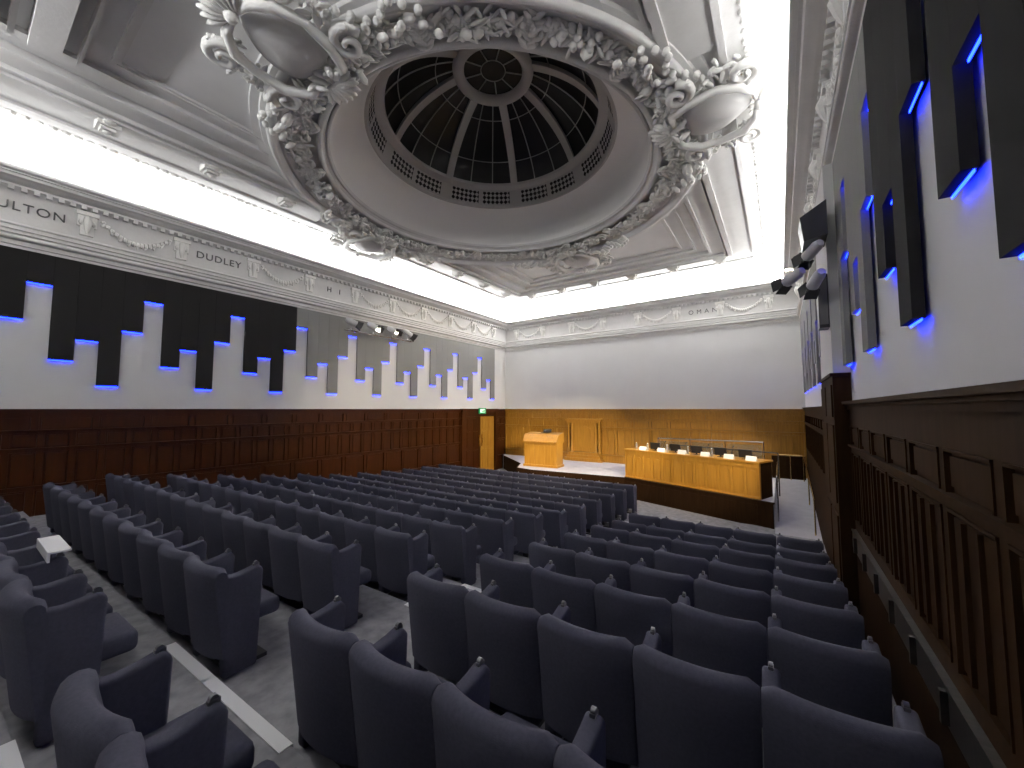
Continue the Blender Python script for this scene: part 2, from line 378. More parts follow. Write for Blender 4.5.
# square bosses on the border
bo = MB(); bo.box(-.16, .16, -.15, .15, -.10, .06); bo.box(-.11, .11, -.10, .10, -.15, -.10); bo.ball((0, 0, -.15), (.07, .07, .05)); bo.ball((.17, 0, -.03), (.05, .1, .05)); bo.ball((-.17, 0, -.03), (.05, .1, .05))
bo_me = bo.mesh('boss', mat('white_boss', (.78, .77, .74), .7), smooth=True)
for i in range(10): place(bo_me, 'boss', (-9.82, 1.42 + 1.55 * i if i < 9 else -.13, 5.12), 0, border)
for i in range(6): place(bo_me, 'boss', (-9.0 + 1.5 * i, 14.72, 5.12), 0, border)

# relief rosettes and leaf strips for carved bands
def leafy(b, c, r, n, flat=.35, up=Vector((0, 0, -1))):
    c = Vector(c)
    for i in range(n):
        a = random.uniform(0, 2 * pi); rr = r * math.sqrt(random.random())
        M = Matrix.Rotation(a, 3, 'Z') @ Matrix.Rotation(random.uniform(-.9, .9), 3, 'Y') @ Matrix.Rotation(random.uniform(-.5, .5), 3, 'X')
        s = random.uniform(.5, 1)
        b.ball(c + Vector((rr * cos(a), rr * sin(a), -random.uniform(0, .10))), (r * .55 * s, r * .22 * s, r * flat * .5 * s), M, n=6, m=4)

# ------------------------------------------------------------------ the dome
dome = link('ceiling_dome', None, None, (CX, CY, 0)); struct(dome)
n = 10
prof = [(4.86, ZC + .01), (4.85, 5.21), (4.72, 5.20), (4.70, 5.15), (4.62, 5.14)] + roll(4.55, 5.12, .06, 0, -180, 8) + [(4.47, 5.17), (4.44, 5.20)]
ring = MB().lathe(prof, n=128).obj('ring_moulding', M_PLAS, dome, smooth=True)
prof = [(4.46, 5.21)] + [(4.38 - .58 * t, 5.19 + .17 * t + .06 * sin(pi * t)) for t in [i / 8 for i in range(9)]]
soff = MB().lathe(prof, n=128).obj('ring_soffit', M_PLAS, dome, smooth=True)
prof = [(3.82, 5.40)] + roll(3.74, 5.30, .055, 20, -200, 8) + [(3.66, 5.34), (3.63, 5.40)] + roll(3.60, 5.38, .035, -40, -200, 5) + [(3.55, 5.44)]
MB().lathe(prof, n=128).obj('inner_moulding', M_PLAS, dome, smooth=True)
prof = [(3.555, 5.42)] + [(2.90 + .64 * cos(t), 5.46 + .86 * sin(t)) for t in [pi / 2 * i / 14 for i in range(15)]] + [(2.88, 6.34)]
MB().lathe(prof, n=128).obj('dome_cove', mat('dome_cove_paint', (.86, .85, .83), .9), dome, smooth=True)
prof = [(2.92, 6.32), (2.86, 6.31), (2.84, 6.37), (2.86, 6.39), (2.72, 6.80), (2.66, 6.80), (2.52, 6.83), (2.50, 6.90), (2.58, 6.95)]
MB().lathe(prof, n=128).obj('drum', M_RIB, dome, smooth=True)
# glass shell: R from 2.56 (z 6.87) to .95 (z 8.05)
def shell(t):                                                        # t 0 base .. 1 lantern
    a = t * radians(62); return (2.56 - 1.62 * (1 - cos(a)) / (1 - cos(radians(62))) * .55 - 1.62 * t * .45, 6.87 + 1.36 * (sin(a) / sin(radians(62))))
SH = [shell(i / 12) for i in range(13)]
gl = MB().lathe([(r + .03, z + .04) for r, z in SH], n=96).obj('dome_glazing', M_GLASSD, dome, smooth=True)
for k in range(8):
    a = radians(22.5 + 45 * k)
    rb = MB()
    for i in range(12):
        vs = []
        for (r, z) in (SH[i], SH[i + 1]):
            for dw in (-.10, .10):
                for dz in (-.05, .06): vs.append((r * cos(a) - dw * sin(a) + dz * 0, r * sin(a) + dw * cos(a), z + dz))
        rb.add(vs, [(0, 1, 3, 2), (4, 6, 7, 5), (0, 4, 5, 1), (2, 3, 7, 6), (0, 2, 6, 4), (1, 5, 7, 3)])
    rb.obj('rib', M_RIB, dome)
    gz = MB()
    for q in (1, 2):
        b = a + radians(45) * q / 3
        gz.tube([(r * cos(b), r * sin(b), z) for r, z in SH], .016, n=5)
    for t in (.32, .80):
        r, z = shell(t); gz.tube([(r * cos(a + radians(45) * j / 8), r * sin(a + radians(45) * j / 8), z) for j in range(9)], .012, n=5)
    gz.obj('glazing_bar', mat('glazing_bar_paint', (.40, .39, .37), .7) if k == 0 else bpy.data.materials['glazing_bar_paint'], dome)
    # pierced lattice in the drum: two grilles in each bay
    for q in range(2):
        b0 = a + radians(45) * (.085 + .445 * q); b1 = b0 + radians(45) * .385
        me = bpy.data.meshes.new('lattice_grille'); vs = []; fs = []; uvs = []
        for j in range(7):
            b = b0 + (b1 - b0) * j / 6
            for (r, z, v) in ((2.832, 6.42, 0), (2.722, 6.755, .36)): vs.append((r * cos(b), r * sin(b), z)); uvs.append(((b - b0) * 2.7, v))
        fs = [[2 * j, 2 * j + 1, 2 * j + 3, 2 * j + 2] for j in range(6)]
        me.from_pydata(vs, [], fs); uvl = me.uv_layers.new(name='UVMap')
        for lp in me.loops: uvl.data[lp.index].uv = uvs[lp.vertex_index]
        me.materials.append(M_LAT); link('lattice_grille', me, dome)
        fr = MB()
        for z, r in ((6.41, 2.828), (6.77, 2.712)): fr.tube([(r * cos(b0 + (b1 - b0) * j / 6), r * sin(b0 + (b1 - b0) * j / 6), z) for j in range(7)], .012, n=5)
        fr.obj('grille_frame', M_RIB, dome)
lr = MB().lathe(roll(.85, 8.22, .14, 0, 360, 10)[:-1], n=48, closed=True).obj('lantern_ring', M_RIB, dome, smooth=True)
lg = MB().lathe([(.0, 8.31), (.80, 8.27)], n=48).obj('lantern_glass', M_GLASSD, dome)
lb = MB()
for k in range(9): a = 2 * pi * k / 9; lb.tube([(.30 * cos(a), 0.30 * sin(a), 8.26), (.75 * cos(a), .75 * sin(a), 8.23)], .016, n=5)
lb.tube([(.30 * cos(2 * pi * k / 24), .30 * sin(2 * pi * k / 24), 8.26) for k in range(25)], .012, n=5)
lb.obj('lantern_bar', bpy.data.materials['glazing_bar_paint'], dome)
# garland of leaves and fruit on the soffit of the ring
for k in range(16):
    g = MB(); a0 = 2 * pi * k / 16
    for j in range(15):
        a = a0 + 2 * pi / 16 * (j + .5) / 15; big = .5 + .5 * cos(2 * pi * (j + .5) / 15 + pi)      # swells mid-bay
        for q in range(7):
            r = 4.08 + random.uniform(-.20, .22) * (.5 + .5 * big); aa = a + random.uniform(-.02, .02)
            z = 5.27 - random.uniform(0, .08) * (.6 + big)
            M = Matrix.Rotation(random.uniform(0, 6.3), 3, 'Z') @ Matrix.Rotation(random.uniform(-.8, .8), 3, 'X')
            if random.random() < .30: s = random.uniform(.045, .075) * (.8 + .4 * big); g.ball((r * cos(aa), r * sin(aa), z), s, n=7, m=5)
            else: g.ball((r * cos(aa), r * sin(aa), z), (random.uniform(.09, .16), .036, .022), M, n=6, m=4)
    # ribbon-bound leaf cluster between two swags
    for q in range(9):
        aa = a0 + random.uniform(-.012, .012); r = 3.80 + .06 * q
        for s in (-1, 1):
            M = Matrix.Rotation(a0 + s * (.9 + .1 * random.random()), 3, 'Z') @ Matrix.Rotation(.3, 3, 'Y')
            g.ball((r * cos(aa) - s * .05 * sin(aa), r * sin(aa) + s * .05 * cos(aa), 5.25), (.13, .04, .05), M, n=6, m=4)
    g.obj('garland', M_ORN, dome, smooth='all')

# carved cartouches where the ring meets the border
def cartouche(parent, a):
    c = link('cartouche', None, parent); c.rotation_euler.z = a; c.location = (4.75 * cos(a), 4.75 * sin(a), 5.10)
    sh = MB(); pts = []
    for i in range(40):                                              # shield outline, x out from the ring
        t = 2 * pi * i / 40; x = .52 * cos(t) * (1 + .10 * cos(3 * t)); y = .46 * sin(t) * (1 - .12 * cos(t)); pts.append((x, y))
    vs = []; L = [(1, 0), (.96, -.07), (.8, -.14), (.5, -.20), (.2, -.225)]
    for s, z in L: vs += [(x * s, y * s, z) for x, y in pts]
    vs.append((0, 0, -.23)); n = 40
    fs = [[j * n + i, j * n + (i + 1) % n, (j + 1) * n + (i + 1) % n, (j + 1) * n + i] for j in range(len(L) - 1) for i in range(n)] + [[(len(L) - 1) * n + i, (len(L) - 1) * n + (i + 1) % n, len(vs) - 1] for i in range(n)]
    sh.add(vs, fs).obj('shield', M_PLAS, c, smooth='all')
    def spiral(cx, cy, r0, turns, dirn, start, z=-.12):
        out = []
        for i in range(26): t = i / 25; r = r0 * (1 - .82 * t); b = start + dirn * 2 * pi * turns * t; out.append((cx + r * cos(b), cy + r * sin(b), z - .06 * t))
        return out
    for s in (-1, 1):
        f = MB()
        f.tube([(-.62, s * .10, -.08), (-.60, s * .42, -.14), (-.30, s * .62, -.18), (.1, s * .66, -.16), (.42, s * .56, -.18), (.60, s * .32, -.16), (.62, s * .06, -.12)], [.04, .065, .075, .06, .075, .065, .04], n=8)
        f.obj('scroll_frame', M_ORN, c, smooth='all')
        f = MB(); f.tube(spiral(.48, s * .78, .22, 1.4, s, -s * 1.5), [.075 - .04 * i / 25 for i in range(26)], n=7); f.tube(spiral(-.42, s * .84, .24, 1.4, -s, s * 1.5), [.075 - .04 * i / 25 for i in range(26)], n=7)
        f.obj('volute', M_ORN, c, smooth='all')
        f = MB()
        for q in range(11):                                          # acanthus running off along the ring
            u = s * (.85 + .11 * q); x = -.25 - .05 * q + .12 * sin(q)
            M = Matrix.Rotation(s * (1.2 + .5 * sin(q * 1.7)), 3, 'Z') @ Matrix.Rotation(.5, 3, 'Y')
            f.ball((x - .02 * q, u, -.10 - .04 * sin(q * 2.1)), (.17 - .006 * q, .06, .05), M, n=7, m=5)
            f.ball((x + .14, u - .03 * s, -.08), (.06, .06, .06), n=6, m=4)
        leafy(f, (.25, s * .95, -.05), .22, 10)
        f.obj('acanthus', M_ORN, c, smooth='all')
    f = MB()
    for q in range(-4, 5):                                           # palmette
        b = q * .28; f.ball((.62 + .20 * cos(b), .26 * sin(b), -.14), (.20, .05, .06), Matrix.Rotation(b, 3, 'Z'), n=7, m=5)
    f.ball((.66, 0, -.18), .09)
    f.obj('palmette', M_ORN, c, smooth='all')
    f = MB()
    for q in range(-3, 4): b = pi + q * .3; f.ball((-.66 + .2 * cos(b), .28 * sin(b), -.12), (.19, .055, .06), Matrix.Rotation(b, 3, 'Z'), n=7, m=5)
    leafy(f, (-.7, 0, -.08), .3, 16)
    for s in (-1, 1):
        leafy(f, (-.62, s * .55, -.04), .24, 14); leafy(f, (.50, s * .62, -.04), .22, 12); leafy(f, (.05, s * .80, -.04), .20, 10)
    f.obj('leaf_cluster', M_ORN, c, smooth='all')
for a in (0, pi / 2, pi, -pi / 2): cartouche(dome, a)

# ------------------------------------------------------------------ seats
W = .585
def seat_proto():
    t = link('theatre_seat', None)
    # backrest: padded shell, bowed in plan, leaning back
    b = MB(); NU = 12; H0, H1 = .17, .84
    def sec(u):
        e = abs(u); drop = .028 * max(0, (e - .82) / .18) ** 2; zt = H1 - drop; th = .115 - .03 * max(0, (e - .8) / .2) ** 2
        pts = []
        for i in range(5): z = H0 + (zt - .05 - H0) * i / 4; pts.append((.085 - .085 * (z - H0) / (H1 - H0), z))
        yb = .085 - .085 * (zt - .05 - H0) / (H1 - H0)
        for i in range(1, 6): a = pi - pi * i / 6; pts.append((yb + th / 2 + th / 2 * cos(a), zt - .05 + .05 * sin(a)))
        for i in range(5): z = zt - .05 - (zt - .05 - H0) * i / 4; pts.append((.085 - .085 * (z - H0) / (H1 - H0) + th + .02 * sin(pi * i / 4), z))
        return pts
    L = 0; vs = []
    for i in range(NU + 1):
        u = -1 + 2 * i / NU; s = sec(u); L = len(s); x = u * (W / 2 - .003)
        vs += [(x, y + .062 * abs(u) ** 2.2, z) for y, z in s]
    fs = [[i * L + j, i * L + (j + 1) % L, (i + 1) * L + (j + 1) % L, (i + 1) * L + j] for i in range(NU) for j in range(L)] + [list(range(L)), [NU * L + j for j in range(L)][::-1]]
    b.add(vs, fs).obj('backrest', M_SEAT, t, smooth=True)
    c = MB(); c.box(-W / 2 + .05, W / 2 - .05, .20, .58, .33, .46); c.obj('seat_cushion', M_SEAT, t, smooth=True, bevel=.04, seg=3)
    p = MB(); p.box(-.20, .20, .22, .50, .0, .03); p.box(-.05, .05, .27, .42, .03, .33); p.obj('pedestal', M_BLACK, t)
    return t
def arm_mesh():
    a = MB(); poly = [(.15, .765), (.22, .757), (.30, .768), (.375, .788), (.41, .745), (.405, .60), (.385, .02), (.15, .02), (.15, .40)]
    a.prism(poly, lambda q, x: (x, q[0], q[1]), -.040, .040)
    return a.mesh('armrest', M_SEAT, smooth=True, bevel=.020, seg=3)
ARM = arm_mesh()
h = MB(); h.tube([(-.010, .365, .797), (.010, .365, .797)], .016, n=12); h.box(-.012, .012, .345, .385, .78, .796); h.box(.0, .010, .37, .387, .745, .796)
HINGE = h.mesh('tablet_hinge', mat('gunmetal', (.20, .20, .21), .4, metal=1), smooth=True)
def add_arm(t, s, inset=0):
    a = link('armrest', ARM, t, (s * (W / 2 - .0425), 0, 0)); link('tablet_hinge', HINGE, a); return a
proto = seat_proto(); add_arm(proto, -1); FREE = [proto]
def place_seat(x, y, z, rz, label, group, last):
    o = FREE.pop() if FREE else copy_tree(place_seat.src)
    o.location = (x, y, z); o.rotation_euler.z = rz
    tag(o, label, 'seat', group)
    if last: ends.append(o)
place_seat.src = proto
ends = []
def rowname(k, last): 
    n = last - k + 1; return nth(n) + ' row from the stage'
for k in range(-1, 8):                                                # narrow block along the right wall
    for i in range(5):
        x = -2.46 + W * (i + .5)
        place_seat(x, YROW(k, x), ZK[k], atan2(SLOPE(k), 1), 'navy theatre seat, %s from the aisle, %s, narrow block' % (nth(i + 1), rowname(k, 7)), 'seats of the narrow block', i == 4)
CNT = {-1: 11, 0: 11, 1: 13, 2: 13}
for k in range(-1, 12):                                               # wide block
    for i in range(CNT.get(k, 13)):
        x = -3.47 - W * (i + .5)
        place_seat(x, YROW(k, x), ZK[k], atan2(SLOPE(k), 1), 'navy theatre seat, %s from the aisle, %s, wide block' % (nth(i + 1), rowname(k, 11)), 'seats of the wide block', i == 0)
for o in ends: add_arm(o, 1, .042)

# white board lying across the armrests of the rear row
t = thing('writing_board', 'small white writing board lying across armrests in the rear row of the wide block', 'board', (-4.80, .56, -1.91 + .83), 0)
b = MB(); b.box(-.29, .29, -.05, .06, 0, .014); b.obj('board', M_PAPER, t, bevel=.004)
b = MB(); b.box(-.29, .29, -.062, -.048, -.06, .016); b.obj('front_lip', M_PAPER, t, bevel=.003)
# ------------------------------------------------------------------ acoustic panels with blue LED edges
def wallpanel(side, y0, y1, zb, m, label, group, dep):
    s = 1 if side == 'L' else -1; xw = XL if side == 'L' else XR
    t = thing('acoustic_panel', label, 'acoustic panel', (xw, (y0 + y1) / 2, 0), 0, group)
    h = (y1 - y0) / 2 - .0008; zt = 3.02
    b = MB(); b.box(.024 if s > 0 else -dep, dep if s > 0 else -.024, -h, h, zb, zt); b.obj('panel', m, t)
    l = MB(); a, c = (.43 * dep, .50 * dep); l.box(*(sorted((s * a, s * c))), -h + .01, h - .01, zb - .014, zb - .001); l.obj('led_strip', M_LED, t)
PW = .3365
HL = [1.70, 2.43, .97, 1.41, .485]
NL = 47
for i in range(NL):
    y0 = .44 + PW * (i - 1); 
    y1 = y0 + PW; zb = HL[(i - 1) % 5]
    if y1 > 15.9: break
    dark = y1 < 5.9
    nn = 46 - i
    wallpanel('L', y0, y1, zb, M_PAND if dark else M_PANG, '%s acoustic panel, %s from the front corner, wall with the exit sign' % ('charcoal' if dark else 'grey', nth(nn)), 'acoustic panels on the exit sign wall', .06)
HR = [.515, 1.42, .97, 2.45, 1.73]                                    # order going away from the camera
PR_ = .268
y = 1.76 - 2 * PR_; i = 3; lst = []
while y < 15.6:
    lst.append((y, HR[i % 5])); y += PR_; i += 1
for j, (y, zb) in enumerate(lst):
    if 6.1 < y + PR_ and y < 7.75: continue
    nn = len(lst) - j
    wallpanel('R', y, y + PR_, zb, M_PAND if y < 3.7 else M_PANG, '%s acoustic panel, %s from the front corner, wall beside the narrow block' % ('charcoal' if y < 3.7 else 'grey', nth(nn)), 'acoustic panels beside the narrow block', .08)

# ------------------------------------------------------------------ stage furniture
# lectern
t = thing('lectern', 'wide honey oak lectern with sloping top on the left of the stage', 'lectern', (-8.05, 13.75, ZSTAGE), radians(4))
b = MB(); b.box(-.72, .72, 0, .62, .0, 1.0); b.box(-.76, .76, -.04, .66, .0, .09); b.box(-.74, .74, -.02, .64, .93, .97); b.obj('body', M_WOODL, t)
b = MB()
for q in range(3): x = -.66 + q * .46; b.box(x, x + .40, -.014, .0, .16, .86)
b.obj('front_panel', M_WOODL, t)
b = MB(); b.prism([(-.06, .97), (-.06, 1.02), (.10, 1.30), (.64, 1.36), (.68, 1.02), (.68, .97)], lambda q, x: (x, q[0], q[1]), -.76, .76); b.obj('sloping_top', M_WOODL, t)
b = MB(); b.box(-.76, .76, -.085, -.055, .96, 1.03); b.obj('book_ledge', M_WOODL, t)
l = thing('laptop', 'dark laptop lying on top of the lectern', 'laptop', (-8.0, 14.15, ZSTAGE + 1.362), radians(4))
MB().box(-.18, .18, -.12, .12, .0, .02).obj('keyboard_base', M_BLACK, l)
b = MB(); b.prism([(.12, .02), (.135, .02), (.17, .13), (.155, .13)], lambda q, x: (x, q[0], q[1]), -.18, .18); b.obj('screen', M_BLACK, l)

# long panel desk
DL = hypot(DX1 - DX0, DY1 - DY0); DA = atan2(DY1 - DY0, DX1 - DX0)
t = thing('panel_desk', 'long honey oak speakers desk with panelled front at the stage edge', 'desk', (DX0, DY0, ZSTAGE), DA)
b = MB(); b.box(0, DL, .03, .09, .04, .92); b.box(0, DL, -.0, .10, 0, .07); b.box(0, DL, .0, .10, .80, .92); 
NB = 12
for i in range(NB + 1): x = DL * i / NB; b.box(max(0, x - .035), min(DL, x + .035), .005, .09, .07, .80)
fr = b.obj('front', M_WOODL, t)
for i in range(NB):
    x0, x1 = DL * i / NB + .06, DL * (i + 1) / NB - .06; p = MB(); pts = [(x0, .13), (x1, .13), (x1, .64)] + [((x0 + x1) / 2 + (x1 - x0) / 2 * cos(a), .64 + .09 * sin(a)) for a in [pi * j / 8 for j in range(1, 8)]] + [(x0, .64)]
    p.prism(pts, lambda q, y: (q[0], y, q[1]), .014, .04); p.obj('arched_panel', M_WOODL, t)
MB().box(-.03, DL + .03, -.03, .80, .92, .965).obj('desk_top', M_WOODL, t)
for x in (0, DL - .05): b = MB(); b.box(x, x + .05, .09, .78, 0, .92); b.obj('end_panel', M_WOODD, t)
MB().box(-.0, DL, -.045, .0, .0, .03).obj('brass_kick_rail', M_BRASS, t)
# riser under the desk
pl = MB(); pl.box(-.02, DL + .30, -.05, .02, ZFRONT, ZSTAGE); pl.box(-.02, DL + .32, -.07, .02, ZSTAGE - .04, ZSTAGE)
for i in range(8): x = DL * i / 8; pl.box(x + .05, x + DL / 8 - .05, -.062, -.05, ZFRONT + .12, ZSTAGE - .12)
o = struct(pl.obj('trim_11', M_WOODD)); o.location = (DX0, DY0, 0); o.rotation_euler.z = DA
pl = MB(); pl.box(0, 1, -.04, .0, ZFRONT, ZSTAGE)
L2 = hypot(-8.75 - DX0, 13.15 - DY0)
for j, (p, q) in enumerate((((-8.75, 13.15), (-8.0, 13.0)), ((-8.0, 13.0), (DX0, DY0)), ((-9.3, 14.25), (-8.75, 13.15)), ((XL + .2, YF - .37), (-9.3, 14.25)))):
    b = MB(); b.box(0, hypot(q[0] - p[0], q[1] - p[1]), -.04, .0, ZFRONT, ZSTAGE - .005); o = struct(b.obj('trim_%d' % (16 + j), M_WOODD)); o.location = (*p, 0); o.rotation_euler.z = atan2(q[1] - p[1], q[0] - p[0])
R = Matrix.Rotation(DA, 3, 'Z')
def ondesk(u, v, z=.965): p = R @ Vector((u, v, 0)); return (DX0 + p.x, DY0 + p.y, ZSTAGE + z)
for i, (u, v) in enumerate([(.95, .35), (1.65, .38), (2.35, .36), (3.05, .38), (3.72, .36)]):
    m = thing('monitor', 'small black desk monitor, %s from the wall end of the long desk' % nth(5 - i), 'monitor', ondesk(u, v), DA, 'monitors on the long desk')
    b = MB(); b.obox(Matrix.Translation((0, 0, .15)) @ Matrix.Rotation(.2, 4, 'X'), .34, .025, .22); b.obj('bezel', M_BLACK, m)
    b = MB(); b.obox(Matrix.Translation((0, .014, .15)) @ Matrix.Rotation(.2, 4, 'X'), .31, .004, .19); b.obj('screen', M_SCREEN, m)
    b = MB(); b.box(-.08, .08, -.05, .06, 0, .012); b.box(-.02, .02, -.01, .01, .012, .07); b.obj('stand', M_BLACK, m)
for i, u in enumerate([.62, 1.30, 2.0, 2.72, 3.38, 3.95]):
    m = thing('name_card', 'folded white name card, %s from the wall end of the long desk' % nth(6 - i), 'name card', ondesk(u, .16), DA, 'name cards on the long desk')
    b = MB(); b.prism([(-.05, 0), (0, .12), (.05, 0), (.045, 0), (0, .11), (-.045, 0)], lambda q, x: (x, q[0], q[1]), -.13, .13); b.obj('card', M_PAPER, m)
for i, u in enumerate([.28, .72, 1.43, 2.13, 2.85]):
    m = thing('water_bottle', 'clear water bottle, %s from the wall end of the long desk' % nth(5 - i), 'bottle', ondesk(u, .27), 0, 'bottles on the long desk')
    MB().lathe([(0, 0), (.035, 0), (.036, .02), (.036, .15), (.028, .18), (.014, .20), (.014, .22), (0, .22)], n=16).obj('bottle_body', M_BOTTLE, m, smooth=True)
    MB().lathe([(.016, .21), (.016, .235), (0, .235)], n=12).obj('cap', M_PAPER, m)
for i, u in enumerate([1.30, 2.0, 2.70, 3.39]):
    m = thing('gooseneck_microphone', 'black gooseneck microphone, %s from the wall end of the long desk' % nth(4 - i), 'microphone', ondesk(u, .275), DA, 'microphones on the long desk')
    b = MB(); b.lathe([(0, 0), (.05, 0), (.05, .02), (.02, .03), (0, .03)], n=14); b.obj('base', M_BLACK, m)
    MB().tube([(0, 0, .03), (0, .01, .16), (0, .05, .25), (0, .10, .30)], .006, n=6).obj('gooseneck', M_BLACK, m)
    MB().tube([(0, .10, .30), (0, .14, .33)], .014, n=8).obj('capsule', M_BLACK, m)
# dark rail along the back of the desk
t = thing('desk_rail', 'thin black rail standing behind the long desk', 'rail', (DX0, DY0, ZSTAGE), DA)
b = MB(); b.tube([(1.1, .95, 1.14), (DL + .1, .95, 1.14)], .016); b.obj('top_rail', M_BLACK, t)
for u in (1.1, 2.1, 3.1, DL + .1): MB().tube([(u, .95, 0), (u, .95, 1.14)], .014).obj('post', M_BLACK, t)
# glass balustrade at the back of the stage
t = thing('glass_balustrade', 'glass balustrade with pale top rail behind the long desk', 'balustrade', (-3.9, 15.6, ZSTAGE))
MB().tube([(0, 0, 1.22), (3.4, 0, 1.22)], .022).obj('top_rail', M_CHROME, t)
for i in range(4): x = i * 3.4 / 3; MB().tube([(x, 0, 0), (x, 0, 1.22)], .018).obj('post', M_CHROME, t)
for i in range(3): x = i * 3.4 / 3; MB().box(x + .05, x + 1.08, -.006, .006, .10, 1.12).obj('glass_pane', M_GLASS, t)
# handrail of the ramp
t = thing('ramp_handrail', 'brass handrail turning along the ramp beside the right wall', 'handrail', (0, 0, 0))
b = MB(); b.tube([(-.10, 15.9, -1.52), (.48, 15.9, -1.52), (.56, 15.8, -1.53), (.58, 15.6, -1.56), (.58, 11.6, -2.1)], .022); b.obj('rail', M_BRASS, t)
for p, z in (((-.09, 15.9), ZSTAGE), ((.22, 15.9), ZSTAGE), ((.56, 15.8), ZSTAGE), ((.58, 13.7), -2.66), ((.58, 11.65), -2.95)): MB().tube([(*p, z), (*p, -1.53 if p[1] > 15 else -1.56 - (15.6 - p[1]) * .135)], .016).obj('post', M_BRASS, t)
t = thing('ramp_screen', 'clear glass side screen with pale edge between desk and ramp', 'screen', (-.13, 12.2, 0), 0)
MB().box(-.006, .006, 0, 3.4, -2.85, -1.75).obj('glass_pane', M_GLASS, t)
b = MB(); b.tube([(0, 0, -2.95), (0, 0, -1.72), (0, 3.4, -1.72), (0, 3.4, -2.4)], .018); b.obj('frame', M_CHROME, t)
# dark panelled upstand behind the ramp
struct(MB().box(-.30, .62, 16.1, 16.2, ZSTAGE, -1.58).obj('trim_15', M_WOODD))
# carved oak surround on the front wall
t = thing('oak_surround', 'carved oak surround with columns and stepped base against the front wall', 'surround', (-7.35, YF - .05, ZSTAGE))
b = MB(); b.box(-.62, .62, -.10, 0, .42, 1.78); b.obj('back_board', M_WOODL, t)
b = MB(); b.box(-.86, .86, -.24, .0, 1.80, 1.88); b.box(-.80, .80, -.18, .0, 1.70, 1.80); b.obj('cornice_shelf', M_WOODL, t)
for s in (-1, 1):
    for q in (0, 1): MB().lathe([(.045, .40), (.06, .42), (.045, .46), (.04, 1.0), (.036, 1.6), (.055, 1.66), (.06, 1.70), (0, 1.70)], (s * (.58 + .16 * q), -.13), n=12).obj('column', M_WOODL, t, smooth=True)
b = MB(); b.box(-.9, .9, -.30, 0, 0, .14); b.box(-.8, .8, -.25, 0, .14, .27); b.box(-.72, .72, -.20, 0, .27, .40); b.obj('stepped_base', M_WOODL, t)
b = MB(); b.prism([(-.36, .6), (.36, .6), (.36, 1.3)] + [(.36 * cos(a), 1.3 + .26 * sin(a)) for a in [pi * j / 10 for j in range(1, 10)]] + [(-.36, 1.3)], lambda q, y: (q[0], y, q[1]), -.125, -.1); b.obj('arched_panel', M_WOODL, t)
# exit sign
t = thing('exit_sign', 'small green and white exit sign on the corner doorway', 'sign', (XL + .17, 14.45, -.09))
MB().box(0, .04, -.26, .26, -.13, .13).obj('housing', M_GREEN, t)
MB().box(.04, .046, -.17, .17, -.075, .085).obj('pictogram_panel', M_EXITW, t)
b = MB(); b.box(.046, .05, -.04, .04, -.05, .01); b.ball((.048, .0, .035), (.004, .02, .02)); b.box(.046, .05, .06, .14, -.06, .06); b.obj('running_figure', M_GREEN, t)

# ------------------------------------------------------------------ lighting rigs and loudspeakers on the walls
def spot_fixture(loc, aim, label, group, s=1):
    d = (Vector(aim) - Vector(loc)).normalized(); q = d.to_track_quat('-Z', 'Y')
    t = thing('spotlight', label, 'spotlight', loc, 0, group)
    M = q.to_matrix().to_4x4()
    b = MB(); b.lathe([(0, .17 * s), (.05 * s, .17 * s), (.075 * s, .10 * s), (.08 * s, -.14 * s), (.07 * s, -.15 * s), (.0, -.13 * s)], n=14)
    o = b.obj('lamp_body', M_SILVER, t, smooth=True); o.matrix_local = M
    bd_ = MB()
    for k in range(4):
        a = pi / 2 * k; Mk = Matrix.Rotation(a, 4, 'Z') @ Matrix.Translation((.09 * s, 0, -.22 * s)) @ Matrix.Rotation(-.35, 4, 'Y'); bd_.obox(Mk, .008, .17 * s, .16 * s)
    o = bd_.obj('barn_door', M_BLACK, t); o.matrix_local = M
    MB().lathe([(.0, 0), (.055 * s, 0)], n=14).obj('lens', M_LAMP, t).matrix_local = M @ Matrix.Translation((0, 0, -.152 * s))
    b = MB(); b.tube([(.09 * s, 0, 0), (.09 * s, 0, .0), (.07 * s, 0, .2 * s), (0, 0, .22 * s), (-.07 * s, 0, .2 * s), (-.09 * s, 0, 0)], .010, n=6); b.obj('yoke', M_BLACK, t)
    return t
LB = (XL + .55, 7.3, 2.25)
t = thing('lighting_bar', 'silver lighting bar on wall brackets above the grey acoustic panels', 'lighting bar', (XL, 0, 0))
b = MB(); b.tube([(.55, 7.05, 2.50), (.55, 9.75, 2.50)], .03, n=10); b.obj('bar', M_CHROME, t)
for yy_ in (7.4, 9.4): MB().tube([(.085, yy_, 2.62), (.3, yy_, 2.62), (.55, yy_, 2.50)], .022).obj('bracket', M_CHROME, t)
for yy_ in (7.3, 8.1, 8.9, 9.6): MB().tube([(.55, yy_, 2.50), (.55, yy_, 2.60)], .02).obj('clamp', M_CHROME, t)
for i, (yy_, aim) in enumerate(((7.3, (-7, 16, -1.5)), (8.1, (-4, 14, -1.5)), (8.9, (-2, 13, -1.6)), (9.6, (-8, 15, -1.3)))):
    spot_fixture((XL + .55, yy_, 2.80), aim, 'silver spotlight with black barn doors, %s from the front wall, on the long silver bar' % nth(4 - i), 'spotlights on the silver bar', 1.15)
t = thing('loudspeaker', 'black wedge loudspeaker bracketed high above the pier', 'loudspeaker', (.43, 6.0, 2.20))
b = MB(); b.prism([(-.15, .12), (.11, .28), (.11, -.14), (-.12, -.18)], lambda q, y: (q[0], y, q[1]), -.22, .24); b.obj('cabinet', M_BLACK, t)
MB().box(.095, .12, .20, .30, -.02, .10).obj('bracket', M_CHROME, t)
